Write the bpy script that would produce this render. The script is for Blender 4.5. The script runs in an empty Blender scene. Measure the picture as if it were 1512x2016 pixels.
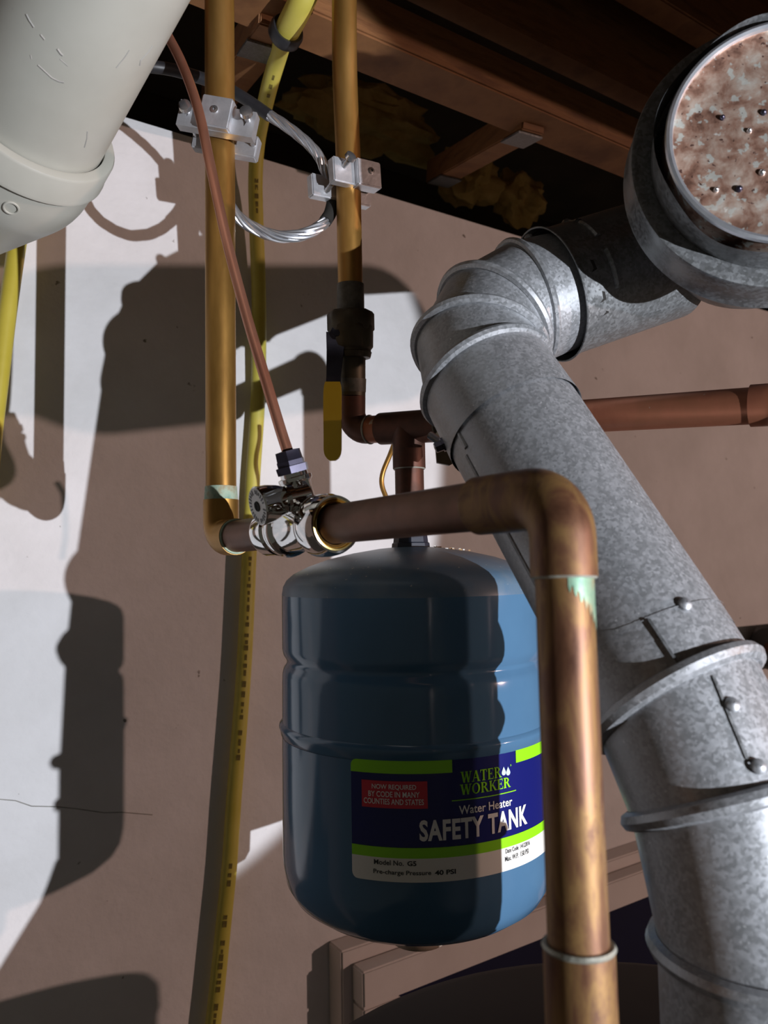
import bpy, bmesh, math, random
from mathutils import Vector as V, Matrix

random.seed(7)
S = bpy.context.scene
COL = S.collection

# ------------------------------------------------------------------ camera
F, CX, CY = 1500.0, 756.0, 1008.0          # focal length and centre in pixels of the 1512x2016 frame
PITCH, ROLL = math.radians(4.0), -0.018
CAM = V((0.0, 0.0, 1.75))
_fw = V((0, math.cos(PITCH), math.sin(PITCH)))
_r0 = V((1, 0, 0)); _u0 = V((0, -math.sin(PITCH), math.cos(PITCH)))
RT = _r0 * math.cos(ROLL) + _u0 * math.sin(ROLL)
UP = _u0 * math.cos(ROLL) - _r0 * math.sin(ROLL)
FW = _fw
cd = bpy.data.cameras.new('camera'); cam = bpy.data.objects.new('camera', cd); COL.objects.link(cam)
cd.sensor_fit = 'HORIZONTAL'; cd.sensor_width = 36.0; cd.lens = 36.0 * F / 1512.0
cd.clip_start = 0.01
cd.dof.use_dof = True; cd.dof.focus_distance = 0.54; cd.dof.aperture_fstop = 15.0
M = Matrix.Identity(4)
for i in range(3):
    M[i][0] = RT[i]; M[i][1] = UP[i]; M[i][2] = -FW[i]; M[i][3] = CAM[i]
cam.matrix_world = M
S.camera = cam

def C(x, y, z):                              # camera-frame point (right, down, forward) in metres -> world
    return CAM + RT * x - UP * y + FW * z
def W(px, py, z):                            # photograph pixel at a depth -> world
    return C((px - CX) / F * z, (py - CY) / F * z, z)
def PJ(p):
    d = p - CAM; z = d.dot(FW)
    return CX + F * d.dot(RT) / z, CY - F * d.dot(UP) / z, z

# ------------------------------------------------------------------ world and lights
wd = bpy.data.worlds.new('world'); S.world = wd; wd.use_nodes = True
bg = wd.node_tree.nodes['Background']; bg.inputs[0].default_value = (1.0, 0.96, 0.80, 1); bg.inputs[1].default_value = 0.056
def look(o, loc, target):
    o.location = loc
    o.rotation_euler = (target - loc).to_track_quat('-Z', 'Y').to_euler()
LA = C(0.728, 0.111, -0.293)
ld = bpy.data.lights.new('work_torch', 'SPOT'); lo = bpy.data.objects.new('work_torch', ld); COL.objects.link(lo)
ld.energy = 70; ld.color = (0.88, 0.92, 1.0); ld.shadow_soft_size = 0.004
ld.spot_size = math.radians(40); ld.spot_blend = 0.10
_az, _el = math.radians(-46.5), math.radians(10.5)
look(lo, LA, LA + V((math.sin(_az) * math.cos(_el), math.cos(_az) * math.cos(_el), math.sin(_el))))
LB = C(4.53, -0.50, -0.65)
ld2 = bpy.data.lights.new('room_bulb', 'POINT'); lo2 = bpy.data.objects.new('room_bulb', ld2); COL.objects.link(lo2)
ld2.energy = 212; ld2.color = (1.0, 0.66, 0.55); ld2.shadow_soft_size = 0.03; lo2.location = LB

vs = S.view_settings
vs.view_transform = 'Standard'; vs.look = 'None'; vs.gamma = 1.0; vs.exposure = 0.0; vs.use_curve_mapping = False

# ------------------------------------------------------------------ materials
def ramp(nt, cols, fac, interp='LINEAR'):
    r = nt.nodes.new('ShaderNodeValToRGB'); r.color_ramp.interpolation = interp
    e = r.color_ramp.elements
    while len(e) < len(cols): e.new(0.5)
    for i, (p, c) in enumerate(cols):
        e[i].position = p; e[i].color = (c[0], c[1], c[2], 1)
    nt.links.new(fac, r.inputs[0]); return r.outputs[0]
def mat(name, cols, scale=8.0, metal=0.0, rough=0.5, bump=0.0, bscale=None, detail=6.0, stretch=(1, 1, 1),
        kind='noise', rvar=0.0, spots=None, coat=0.0, spec=None, distort=0.0):
    m = bpy.data.materials.new(name); m.use_nodes = True
    nt = m.node_tree; b = nt.nodes['Principled BSDF']
    tc = nt.nodes.new('ShaderNodeTexCoord'); mp = nt.nodes.new('ShaderNodeMapping')
    mp.inputs['Scale'].default_value = stretch
    nt.links.new(tc.outputs['Object'], mp.inputs[0])
    if kind == 'voronoi':
        t = nt.nodes.new('ShaderNodeTexVoronoi'); t.inputs['Scale'].default_value = scale
        t.inputs['Randomness'].default_value = 1.0
        nt.links.new(mp.outputs[0], t.inputs['Vector'])
        sep = nt.nodes.new('ShaderNodeSeparateColor'); nt.links.new(t.outputs['Color'], sep.inputs[0])
        n2 = nt.nodes.new('ShaderNodeTexNoise'); n2.inputs['Scale'].default_value = scale * 0.22; n2.inputs['Detail'].default_value = 8
        nt.links.new(mp.outputs[0], n2.inputs['Vector'])
        mx = nt.nodes.new('ShaderNodeMix'); mx.data_type = 'FLOAT'; mx.inputs[0].default_value = 0.6
        nt.links.new(sep.outputs[0], mx.inputs[2]); nt.links.new(n2.outputs[0], mx.inputs[3])
        fac = mx.outputs[0]
    else:
        t = nt.nodes.new('ShaderNodeTexNoise'); t.inputs['Scale'].default_value = scale
        t.inputs['Detail'].default_value = detail; t.inputs['Roughness'].default_value = 0.6
        t.inputs['Distortion'].default_value = distort
        nt.links.new(mp.outputs[0], t.inputs['Vector']); fac = t.outputs[0]
    if len(cols) == 1: b.inputs['Base Color'].default_value = (*cols[0], 1); colout = None
    else:
        n = len(cols); stops = [(0.32 + 0.36 * i / (n - 1), c) for i, c in enumerate(cols)]
        colout = ramp(nt, stops, fac)
    if spots:                                 # (scale, threshold, colour)
        for sc, th, sc_col in spots:
            v = nt.nodes.new('ShaderNodeTexNoise'); v.inputs['Scale'].default_value = sc; v.inputs['Detail'].default_value = 3
            nt.links.new(tc.outputs['Object'], v.inputs['Vector'])
            mr = nt.nodes.new('ShaderNodeMapRange'); mr.inputs[1].default_value = th; mr.inputs[2].default_value = th + 0.04
            nt.links.new(v.outputs[0], mr.inputs[0])
            mx = nt.nodes.new('ShaderNodeMix'); mx.data_type = 'RGBA'
            nt.links.new(mr.outputs[0], mx.inputs[0])
            if colout is None: mx.inputs[6].default_value = (*cols[0], 1)
            else: nt.links.new(colout, mx.inputs[6])
            mx.inputs[7].default_value = (*sc_col, 1); colout = mx.outputs[2]
    if colout is not None: nt.links.new(colout, b.inputs['Base Color'])
    b.inputs['Metallic'].default_value = metal; b.inputs['Roughness'].default_value = rough
    if coat: b.inputs['Coat Weight'].default_value = coat; b.inputs['Coat Roughness'].default_value = 0.06
    if spec is not None: b.inputs['Specular IOR Level'].default_value = spec
    if rvar:
        mr = nt.nodes.new('ShaderNodeMapRange'); mr.inputs[1].default_value = 0.3; mr.inputs[2].default_value = 0.7
        mr.inputs[3].default_value = max(0.02, rough - rvar); mr.inputs[4].default_value = min(1, rough + rvar)
        nt.links.new(fac, mr.inputs[0]); nt.links.new(mr.outputs[0], b.inputs['Roughness'])
    if bump:
        bn = nt.nodes.new('ShaderNodeTexNoise'); bn.inputs['Scale'].default_value = bscale or scale; bn.inputs['Detail'].default_value = 4
        nt.links.new(mp.outputs[0], bn.inputs['Vector'])
        bp = nt.nodes.new('ShaderNodeBump'); bp.inputs['Strength'].default_value = bump; bp.inputs['Distance'].default_value = 0.002
        nt.links.new(bn.outputs[0], bp.inputs['Height']); nt.links.new(bp.outputs[0], b.inputs['Normal'])
    return m

mt = {}
mt['wall'] = mat('white_masonry_paint', [(0.70, 0.68, 0.67), (0.82, 0.80, 0.80)], 9, rough=0.75, bump=0.5, bscale=70,
                 spots=[(70, 0.735, (0.22, 0.19, 0.16))])
mt['trim'] = mat('white_trim_paint', [(0.66, 0.60, 0.57), (0.74, 0.68, 0.65)], 12, rough=0.6, bump=0.1, bscale=60)
mt['navy'] = mat('navy_paint', [(0.005, 0.006, 0.030), (0.007, 0.009, 0.040)], 10, rough=0.6, spec=0.2)
mt['floor'] = mat('concrete', [(0.16, 0.15, 0.14), (0.26, 0.25, 0.23)], 6, rough=0.9, bump=0.3)
mt['wood'] = mat('pine_timber', [(0.14, 0.055, 0.018), (0.24, 0.105, 0.036), (0.18, 0.072, 0.024)], 14, rough=0.7, bump=0.2, bscale=60, stretch=(1, 1, 6))
mt['wood_pale'] = mat('pale_pine', [(0.34, 0.20, 0.09), (0.48, 0.30, 0.14)], 16, rough=0.75, bump=0.2, stretch=(1, 1, 5))
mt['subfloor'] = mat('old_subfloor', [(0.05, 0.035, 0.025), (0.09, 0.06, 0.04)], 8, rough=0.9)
mt['batt'] = mat('yellow_glass_wool', [(0.42, 0.28, 0.07), (0.70, 0.50, 0.18)], 30, rough=1.0, bump=0.8, bscale=60)
mt['galv'] = mat('galvanised_sheet', [(0.29, 0.30, 0.31), (0.34, 0.35, 0.365), (0.40, 0.41, 0.43)], 700, metal=0.55, rough=0.48, kind='voronoi', rvar=0.1, bump=0.06, bscale=40,
                  spots=[(420, 0.70, (0.62, 0.63, 0.65))])
mt['galv_dark'] = mat('dulled_galvanised_sheet', [(0.15, 0.155, 0.155), (0.19, 0.195, 0.20), (0.24, 0.25, 0.255)], 600, metal=0.5, rough=0.4, kind='voronoi', rvar=0.1, bump=0.08, bscale=30)
mt['galv_cap'] = mat('mottled_spangled_zinc', [(0.17, 0.085, 0.06), (0.34, 0.19, 0.135), (0.46, 0.33, 0.26), (0.50, 0.44, 0.38)], 90, metal=0.6, rough=0.45, rvar=0.12, distort=0.3, bump=0.25, bscale=90, detail=10,  # copper-brown and grey mottle with pale and dark flakes
                     spots=[(190, 0.60, (0.52, 0.51, 0.46)), (330, 0.66, (0.10, 0.05, 0.04)), (120, 0.69, (0.74, 0.72, 0.66))])
mt['rim'] = mat('bright_zinc_rim', [(0.55, 0.57, 0.62), (0.72, 0.74, 0.78)], 80, metal=0.8, rough=0.3)
mt['slot'] = mat('flat_black', [(0.012, 0.011, 0.010), (0.025, 0.022, 0.018)], 30, rough=0.9)  # plain black; also stands in for shade inside the slots and branch gap
mt['cu_gold'] = mat('tarnished_golden_copper', [(0.27, 0.135, 0.032), (0.41, 0.215, 0.052), (0.48, 0.27, 0.08)], 28, metal=0.75, rough=0.42, rvar=0.08, stretch=(1, 1, 0.25), bump=0.04)
mt['cu_brown'] = mat('browned_copper', [(0.11, 0.055, 0.035), (0.18, 0.09, 0.058), (0.14, 0.078, 0.048)], 30, metal=0.7, rough=0.45, rvar=0.1, bump=0.05)
mt['cu_front'] = mat('streaked_copper', [(0.09, 0.037, 0.02), (0.155, 0.07, 0.035), (0.25, 0.14, 0.05), (0.115, 0.05, 0.032)], 60, metal=0.5, rough=0.5, rvar=0.1, stretch=(1, 1, 0.35), bump=0.04, distort=0.6)
mt['cu_dark'] = mat('shade_darkened_old_copper', [(0.045, 0.024, 0.017), (0.10, 0.042, 0.028), (0.065, 0.034, 0.024)], 30, metal=0.65, rough=0.5, rvar=0.1, bump=0.06)  # old copper, darkened to stand in for the vent's shadow on the tee
mt['cu_red'] = mat('red_brown_copper', [(0.22, 0.07, 0.04), (0.33, 0.12, 0.065), (0.25, 0.10, 0.05)], 20, metal=0.65, rough=0.48, bump=0.05, stretch=(1, 1, 0.5),
                   spots=[(110, 0.68, (0.40, 0.36, 0.30))])
mt['cu_tube'] = mat('soft_copper_tube', [(0.48, 0.19, 0.115), (0.62, 0.28, 0.18)], 40, metal=0.75, rough=0.36, stretch=(1, 1, 0.3))
mt['solder'] = mat('grey_solder', [(0.28, 0.27, 0.22), (0.42, 0.42, 0.36)], 120, metal=0.5, rough=0.5, bump=0.3, bscale=200)
mt['solder_dark'] = mat('dark_flux_stain', [(0.05, 0.045, 0.036), (0.14, 0.13, 0.105)], 90, metal=0.4, rough=0.55, bump=0.3, bscale=160)
mt['verd'] = mat('verdigris', [(0.20, 0.33, 0.26), (0.40, 0.48, 0.36), (0.36, 0.22, 0.10)], 90, metal=0.2, rough=0.7, bump=0.2, bscale=150)
mt['verd_patch'] = mat('verdigris_stained_copper', [(0.09, 0.22, 0.15), (0.24, 0.36, 0.25), (0.40, 0.21, 0.09)], 60, metal=0.4, rough=0.5, bump=0.1)
mt['chrome'] = mat('chrome_plate', [(0.78, 0.77, 0.76)], metal=1.0, rough=0.06)
mt['brass'] = mat('brass', [(0.62, 0.46, 0.16), (0.76, 0.58, 0.24)], 50, metal=0.95, rough=0.2)
mt['brass_dark'] = mat('shade_darkened_bronze', [(0.045, 0.036, 0.022), (0.08, 0.063, 0.038)], 40, metal=0.6, rough=0.5, bump=0.15, bscale=120)  # bronze with the valve's shade put into its base colour
mt['nut'] = mat('blackened_nut', [(0.035, 0.033, 0.05), (0.06, 0.055, 0.08)], 60, metal=0.7, rough=0.28)
mt['alu'] = mat('cast_aluminium', [(0.55, 0.55, 0.57), (0.70, 0.70, 0.72)], 90, metal=0.7, rough=0.42, bump=0.15, bscale=150)
mt['zinc'] = mat('zinc_screw', [(0.62, 0.62, 0.63)], metal=0.9, rough=0.25)
mt['strand'] = mat('aluminium_wire', [(0.66, 0.67, 0.70)], metal=0.85, rough=0.28)
mt['black'] = mat('black_rubber', [(0.018, 0.018, 0.02), (0.03, 0.03, 0.034)], 50, rough=0.45)
mt['pvc'] = mat('white_pvc', [(0.42, 0.41, 0.355), (0.50, 0.49, 0.43)], 10, rough=0.36, spots=[(55, 0.72, (0.30, 0.29, 0.26))], bump=0.03, bscale=20)
mt['yellow'] = mat('yellow_jacket', [(0.60, 0.47, 0.05), (0.70, 0.55, 0.08)], 20, rough=0.38)
mt['yellow_dull'] = mat('dusty_yellow_jacket', [(0.52, 0.44, 0.06), (0.62, 0.53, 0.10)], 20, rough=0.5)
mt['ink'] = mat('faded_ink', [(0.10, 0.075, 0.015), (0.22, 0.17, 0.03)], 300, rough=0.7)
mt['grip'] = mat('yellow_grip', [(0.62, 0.42, 0.015), (0.70, 0.50, 0.03)], 25, rough=0.4)
mt['tank'] = mat('blue_enamel', [(0.066, 0.150, 0.255), (0.074, 0.165, 0.275)], 20, rough=0.14, coat=0.1, bump=0.012, bscale=14)
mt['tank_dome'] = mat('dusty_blue_enamel', [(0.07, 0.145, 0.23), (0.13, 0.18, 0.23)], 40, rough=0.35, bump=0.02,
                      spots=[(230, 0.69, (0.42, 0.42, 0.40))])
mt['neck'] = mat('dark_blue_plastic', [(0.012, 0.016, 0.03)], rough=0.4)
mt['boss'] = mat('beige_plastic', [(0.55, 0.42, 0.32), (0.60, 0.47, 0.36)], 30, rough=0.5)
mt['l_navy'] = mat('label_navy', [(0.006, 0.009, 0.12)], rough=0.25)
mt['l_green'] = mat('label_green', [(0.27, 0.70, 0.01)], rough=0.3)
mt['l_red'] = mat('label_red', [(0.62, 0.025, 0.05)], rough=0.3)
mt['l_white'] = mat('label_white', [(0.80, 0.78, 0.72)], rough=0.3)
mt['l_type'] = mat('label_lettering_white', [(0.85, 0.84, 0.82)], rough=0.3)
mt['l_drop'] = mat('label_pale_blue', [(0.55, 0.70, 0.85)], rough=0.3)
mt['l_black'] = mat('label_black', [(0.012, 0.012, 0.014)], rough=0.4)
mt['heater_top'] = mat('dark_heater_enamel', [(0.010, 0.008, 0.007), (0.016, 0.013, 0.012)], 15, rough=0.6, spec=0.25)
mt['heater'] = mat('grey_heater_enamel', [(0.20, 0.20, 0.21), (0.25, 0.25, 0.26)], 8, rough=0.4)
mt['crack'] = mat('paint_crack', [(0.30, 0.29, 0.27), (0.45, 0.43, 0.40)], 80, rough=0.9)

# ------------------------------------------------------------------ object helpers
def wloc(o): return V(o['_w']) if '_w' in o else V((0, 0, 0))
def link(name, verts, faces, m, parent=None, smooth=True, loc=None):
    verts = [V(v) for v in verts]
    if loc is None:
        lo_ = V((min(v[i] for v in verts) for i in range(3))); hi_ = V((max(v[i] for v in verts) for i in range(3)))
        loc = (lo_ + hi_) / 2
    me = bpy.data.meshes.new(name); me.from_pydata([v - loc for v in verts], [], faces); me.update()
    bm = bmesh.new(); bm.from_mesh(me)
    bmesh.ops.recalc_face_normals(bm, faces=bm.faces); bm.to_mesh(me); bm.free()
    if smooth:
        me.shade_smooth()
        me.set_sharp_from_angle(angle=math.radians(38))
    o = bpy.data.objects.new(name, me); COL.objects.link(o)
    me.materials.append(mt[m] if isinstance(m, str) else m)
    if parent is not None:
        o.parent = parent; o.location = loc - wloc(parent)
    else: o.location = loc
    o['_w'] = list(loc)
    return o
def thing(name, label, cat, loc, group=None):
    o = bpy.data.objects.new(name, None); COL.objects.link(o); o.location = loc; o['_w'] = list(loc)
    o.empty_display_size = 0.02
    return tag(o, label, cat, group)
def tag(o, label, cat, group=None):
    o['label'] = label; o['category'] = cat
    if group: o['group'] = group
    return o
def frame(d):
    d = d.normalized(); a = V((0, 0, 1)) if abs(d.z) < 0.9 else V((1, 0, 0))
    x = a.cross(d).normalized(); return x, d.cross(x).normalized(), d
def tube_g(pts, r, segs=20, caps=True):
    pts = [V(p) for p in pts]; n = len(pts)
    rs = r if isinstance(r, (list, tuple)) else [r] * n
    vs_, fs = [], []
    t = [(pts[min(i + 1, n - 1)] - pts[max(i - 1, 0)]).normalized() for i in range(n)]
    x, y, _ = frame(t[0])
    for i in range(n):
        if i:
            q = t[i - 1].rotation_difference(t[i]); x = q @ x
            x = (x - t[i] * x.dot(t[i])).normalized()
        y = t[i].cross(x)
        for k in range(segs):
            a = 2 * math.pi * k / segs
            vs_.append(pts[i] + (x * math.cos(a) + y * math.sin(a)) * rs[i])
    for i in range(n - 1):
        for k in range(segs):
            k2 = (k + 1) % segs
            fs.append((i * segs + k, i * segs + k2, (i + 1) * segs + k2, (i + 1) * segs + k))
    if caps: fs.append(tuple(range(segs))[::-1]); fs.append(tuple((n - 1) * segs + k for k in range(segs)))
    return vs_, fs
def tube(name, pts, r, m, parent=None, segs=20, caps=True):
    a, b = tube_g(pts, r, segs, caps); return link(name, a, b, m, parent)
def smooth_path(pts, sub=8):
    pts = [V(p) for p in pts]; out = []
    for i in range(len(pts) - 1):
        p0 = pts[max(i - 1, 0)]; p1 = pts[i]; p2 = pts[i + 1]; p3 = pts[min(i + 2, len(pts) - 1)]
        for k in range(sub):
            u = k / sub
            out.append(0.5 * ((2 * p1) + (p2 - p0) * u + (2 * p0 - 5 * p1 + 4 * p2 - p3) * u * u + (3 * p1 - p0 - 3 * p2 + p3) * u ** 3))
    out.append(pts[-1]); return out
def fillet(a, b, c, r, n=10):
    d1 = (a - b).normalized(); d2 = (c - b).normalized()
    ang = d1.angle(d2); tl = r / math.tan(ang / 2)
    p1 = b + d1 * tl; p2 = b + d2 * tl
    ce = b + (d1 + d2).normalized() * (r / math.sin(ang / 2))
    v1 = p1 - ce; v2 = p2 - ce; th = v1.angle(v2); out = []
    for i in range(n + 1):
        u = i / n
        out.append(ce + (v1 * math.sin((1 - u) * th) + v2 * math.sin(u * th)) / math.sin(th))
    return out
def lathe_g(o, d, prof, segs=40, x=None):
    xx, yy, dd = frame(d)
    if x is not None: xx = (x - dd * x.dot(dd)).normalized(); yy = dd.cross(xx)
    vs_, fs = [], []
    for (h, r) in prof:
        for k in range(segs):
            a = 2 * math.pi * k / segs
            vs_.append(o + dd * h + (xx * math.cos(a) + yy * math.sin(a)) * r)
    for i in range(len(prof) - 1):
        for k in range(segs):
            k2 = (k + 1) % segs
            fs.append((i * segs + k, i * segs + k2, (i + 1) * segs + k2, (i + 1) * segs + k))
    return vs_, fs
def lathe(name, o, d, prof, m, parent=None, segs=40, closed=False, x=None):
    a, b = lathe_g(o, d, prof, segs, x)
    if closed:
        n = len(prof)
        b.append(tuple(range(segs))[::-1]); b.append(tuple((n - 1) * segs + k for k in range(segs)))
    return link(name, a, b, m, parent)
def ringpart(name, c, n, r, rt, m, parent=None, segs=48, seg2=8, arc=None):
    x, y, d = frame(n); vs_, fs = [], []
    for k in range(segs):
        a = 2 * math.pi * k / segs; u = x * math.cos(a) + y * math.sin(a)
        for j in range(seg2):
            b = 2 * math.pi * j / seg2
            vs_.append(c + u * (r + rt * math.cos(b)) + d * (rt * math.sin(b)))
    for k in range(segs):
        for j in range(seg2):
            k2 = (k + 1) % segs; j2 = (j + 1) % seg2
            fs.append((k * seg2 + j, k * seg2 + j2, k2 * seg2 + j2, k2 * seg2 + j))
    return link(name, vs_, fs, m, parent)
def box(name, c, ax, ay, az, sx, sy, sz, m, parent=None, bev=0.0):
    bm = bmesh.new(); bmesh.ops.create_cube(bm, size=1.0)
    for v in bm.verts: v.co = V((v.co.x * sx, v.co.y * sy, v.co.z * sz))
    if bev: bmesh.ops.bevel(bm, geom=bm.edges[:], offset=bev, segments=2, affect='EDGES')
    vs_ = [c + ax * v.co.x + ay * v.co.y + az * v.co.z for v in bm.verts]
    bm.verts.index_update(); fs = [tuple(v.index for v in f.verts) for f in bm.faces]; bm.free()
    return link(name, vs_, fs, m, parent)
def prism(name, poly, o, ax, ay, az, th, m, parent=None):
    n = len(poly)
    vs_ = [o + ax * x + ay * y for x, y in poly] + [o + ax * x + ay * y + az * th for x, y in poly]
    fs = [tuple(range(n))[::-1], tuple(range(n, 2 * n))] + [(i, (i + 1) % n, n + (i + 1) % n, n + i) for i in range(n)]
    return link(name, vs_, fs, m, parent)
def px_on(a, b, px):
    lo_, hi_ = -2.0, 3.0
    d = b - a
    f = lambda t: PJ(a + d * t)[0] - px
    # closed form
    A0 = a - CAM; k = (px - CX) / F
    t = (k * A0.dot(FW) - A0.dot(RT)) / (d.dot(RT) - k * d.dot(FW))
    return a + d * t
def py_on(a, b, py):
    d = b - a; A0 = a - CAM; k = -(py - CY) / F
    t = (k * A0.dot(FW) - A0.dot(UP)) / (d.dot(UP) - k * d.dot(FW))
    return a + d * t
def vline(px, py, z):                      # a plumb line through a pixel: two points
    p = W(px, py, z); return p, p + V((0, 0, 1))

# ------------------------------------------------------------------ the setting
WN = V((-0.552, 0.834, 0)).normalized(); WD = V((0.834, 0.552, 0)).normalized(); WOUT = -WN
KW = 0.80
UPZ = V((0, 0, 1))
def wall_pt(px, py, off=0.0):
    d = W(px, py, 1.0) - CAM
    t = (KW - off - CAM.dot(WN)) / d.dot(WN)
    return CAM + d * t
HB = CAM.z + 0.482                          # underside of the joists = top of the masonry wall
def wbox(name, u0, u1, p0, p1, z0, z1, m, parent=None, bev=0.0):   # box in wall axes: u along, p = distance towards the wall
    c = WD * (u0 + u1) / 2 + WN * (p0 + p1) / 2 + UPZ * (z0 + z1) / 2
    return box(name, c, WD, WN, UPZ, u1 - u0, p1 - p0, z1 - z0, m, parent, bev)
wall = wbox('wall_back', -1.6, 3.2, KW, KW + 0.2, 0.0, HB, 'wall'); wall['kind'] = 'structure'
floor = wbox('floor', -1.6, 3.2, -2.5, KW + 0.2, -0.05, 0.0, 'floor'); floor['kind'] = 'structure'
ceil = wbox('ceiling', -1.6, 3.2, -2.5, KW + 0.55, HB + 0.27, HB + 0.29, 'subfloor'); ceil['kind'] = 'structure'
def cpath(name, pxs, r):
    return tube(name, [wall_pt(x, y, -0.0002 + 0.0001 * random.random()) for x, y in pxs], r, 'crack', wall, 6)
cpath('crack', [(-20, 1572), (30, 1576), (62, 1587), (110, 1588), (150, 1592), (205, 1600), (240, 1599), (300, 1604)], 0.0006)
# timbers overhead (run along the wall)
wbox('joist', -1.6, 3.2, 0.556, 0.606, HB, HB + 0.044, 'wood', ceil, 0.002)
wbox('joist', -1.6, 3.2, 0.556, 0.586, HB + 0.079, HB + 0.27, 'wood', ceil, 0.002)
wbox('joist', -1.6, 3.2, 0.486, 0.516, HB + 0.128, HB + 0.27, 'wood', ceil, 0.002)
wbox('joist', -1.6, 3.2, 0.10, 0.14, HB, HB + 0.27, 'wood', ceil, 0.002)
wbox('joist', -1.6, 3.2, -0.31, -0.27, HB, HB + 0.27, 'wood', ceil, 0.002)
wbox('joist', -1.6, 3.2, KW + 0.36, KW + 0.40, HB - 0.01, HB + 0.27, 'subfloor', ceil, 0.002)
wbox('sill_plate', -1.6, -0.02, KW + 0.06, KW + 0.2, HB, HB + 0.04, 'wood_pale', ceil, 0.002)
wbox('sill_block', -0.335, -0.288, KW - 0.09, KW + 0.02, HB + 0.002, HB + 0.05, 'wood_pale', ceil, 0.002)
def strut(a, b, w, plates):
    d = (b - a); L = d.length; d.normalize(); s = d.cross(UPZ).normalized(); n = s.cross(d)
    st = box('bridging_strut', (a + b) / 2, d, s, n, L, w, 0.03, 'wood', ceil, 0.0015)
    for t in plates:
        p = a + d * L * t
        box('metal_plate', p - n * 0.0165, d, s, n, 0.036, w * 1.06, 0.002, 'galv_dark', st)
strut(W(548, 22, 0.67), W(425, 190, 0.87), 0.034, (0.22,))
strut(W(1052, 232, 0.84), W(858, 343, 1.04), 0.030, (0.10, 0.88))

# casing of the opening low in the wall
tr = wbox('trim_1', 0, 0.001, KW - 0.001, KW, 1.0, 1.001, 'trim'); bpy.data.objects.remove(tr)
def u_of(p): return p.dot(WD)
pA = wall_pt(672, 1874, 0.030); pB = wall_pt(712, 1913, 0.052); pC = wall_pt(790, 1949, 0.045); pD = wall_pt(1294, 1750, 0.045)
zA, zB, zC = pA.z, pB.z, (pC.z + pD.z) / 2
trim = wbox('trim_1', u_of(pA), 1.6, KW - 0.030, KW, zA - 0.115, zA, 'trim', None, 0.002); trim['kind'] = 'structure'
wbox('casing_top', u_of(pB), 1.6, KW - 0.055, KW - 0.031, zC, zB, 'trim', trim, 0.002)
wbox('casing_side', u_of(pA), u_of(pA) + 0.06, KW - 0.030, KW, 1.0, zA - 0.115, 'trim', trim, 0.002)
wbox('casing_side', u_of(pB), u_of(pB) + 0.05, KW - 0.055, KW - 0.031, 1.0, zC, 'trim', trim, 0.002)
door = wbox('door_1', u_of(pB) + 0.052, 1.6, KW - 0.04, KW - 0.031, 1.0, zC, 'navy'); door['kind'] = 'structure'

# glass wool on top of the wall
def blob(name, c, sx, sy, sz, m, parent=None, amp=0.55, seed=0, sub=4):
    bm = bmesh.new(); bmesh.ops.create_icosphere(bm, subdivisions=sub, radius=1.0)
    from mathutils import noise
    vs_ = []
    for v in bm.verts:
        n_ = noise.noise(v.co * 1.7 + V((seed, 0, 0))) + 0.5 * noise.noise(v.co * 4 + V((0, seed, 0)))
        q = v.co * (1 + amp * n_); vs_.append(c + WD * q.x * sx + WN * q.y * sy + UPZ * q.z * sz)
    bm.verts.index_update(); fs = [tuple(v.index for v in f.verts) for f in bm.faces]; bm.free()
    return link(name, vs_, fs, m, parent)
b1 = wall_pt(925, 372, -0.03); b2 = wall_pt(1022, 412, -0.03); b3 = wall_pt(725, 250, -0.10)
tag(blob('insulation_batt', b1 + UPZ * 0.016, 0.045, 0.03, 0.040, 'batt', seed=1), 'clump of yellow glass wool on top of the wall left of the vent elbow', 'insulation', 'glass wool on the wall top')
tag(blob('insulation_batt', b2 + UPZ * 0.016, 0.04, 0.03, 0.040, 'batt', seed=5), 'clump of yellow glass wool showing just above the upper vent elbow', 'insulation', 'glass wool on the wall top')
tag(blob('insulation_batt', b3 + UPZ * 0.01, 0.12, 0.05, 0.04, 'batt', seed=9), 'long brown shaded strip of glass wool on the wall top behind the second copper riser', 'insulation', 'glass wool on the wall top')

# ------------------------------------------------------------------ water heater below the flue
R3 = 0.0409
Pa = W(988, 800, 0.463); Pb = W(1222, 1190, 0.388)
sd = (Pb - Pa).normalized()                   # downwards along the slanted vent
B1 = Pb + sd * ((Pb - Pa).length * 0.79)      # where it turns plumb
VP1 = V((B1.x, B1.y, W(1486, 1760, 0.33).z))  # on the axis of the plumb vent section
HT = CAM.z - 0.330
hc = V((VP1.x, VP1.y + 0.065, 0))
wh = thing('water_heater', 'large dark round-topped water heater tank below the vent pipe', 'water heater', V((hc.x, hc.y, 0)))
lathe('top', V((hc.x, hc.y, HT)), UPZ, [(-0.03, 0.267), (-0.012, 0.266), (-0.004, 0.261), (0.0, 0.249), (0.006, 0.12), (0.008, 0.02)], 'heater_top', wh, 72, True)
lathe('jacket', V((hc.x, hc.y, 0)), UPZ, [(0.02, 0.265), (HT - 0.03, 0.265)], 'heater', wh, 64, True)
hood_top = VP1.z - 0.075
lathe('draft_hood', V((VP1.x, VP1.y, 0)), UPZ, [(HT + 0.02, 0.085), (HT + 0.04, 0.084), (hood_top - 0.02, 0.050), (hood_top - 0.01, 0.046), (hood_top, 0.0425)], 'galv', wh, 48)
for k in range(4):
    a = math.pi / 4 + k * math.pi / 2
    p = V((VP1.x + 0.078 * math.cos(a), VP1.y + 0.078 * math.sin(a), HT))
    tube('hood_leg', [p, p + UPZ * 0.03], 0.004, 'galv', wh, 8)

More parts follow.
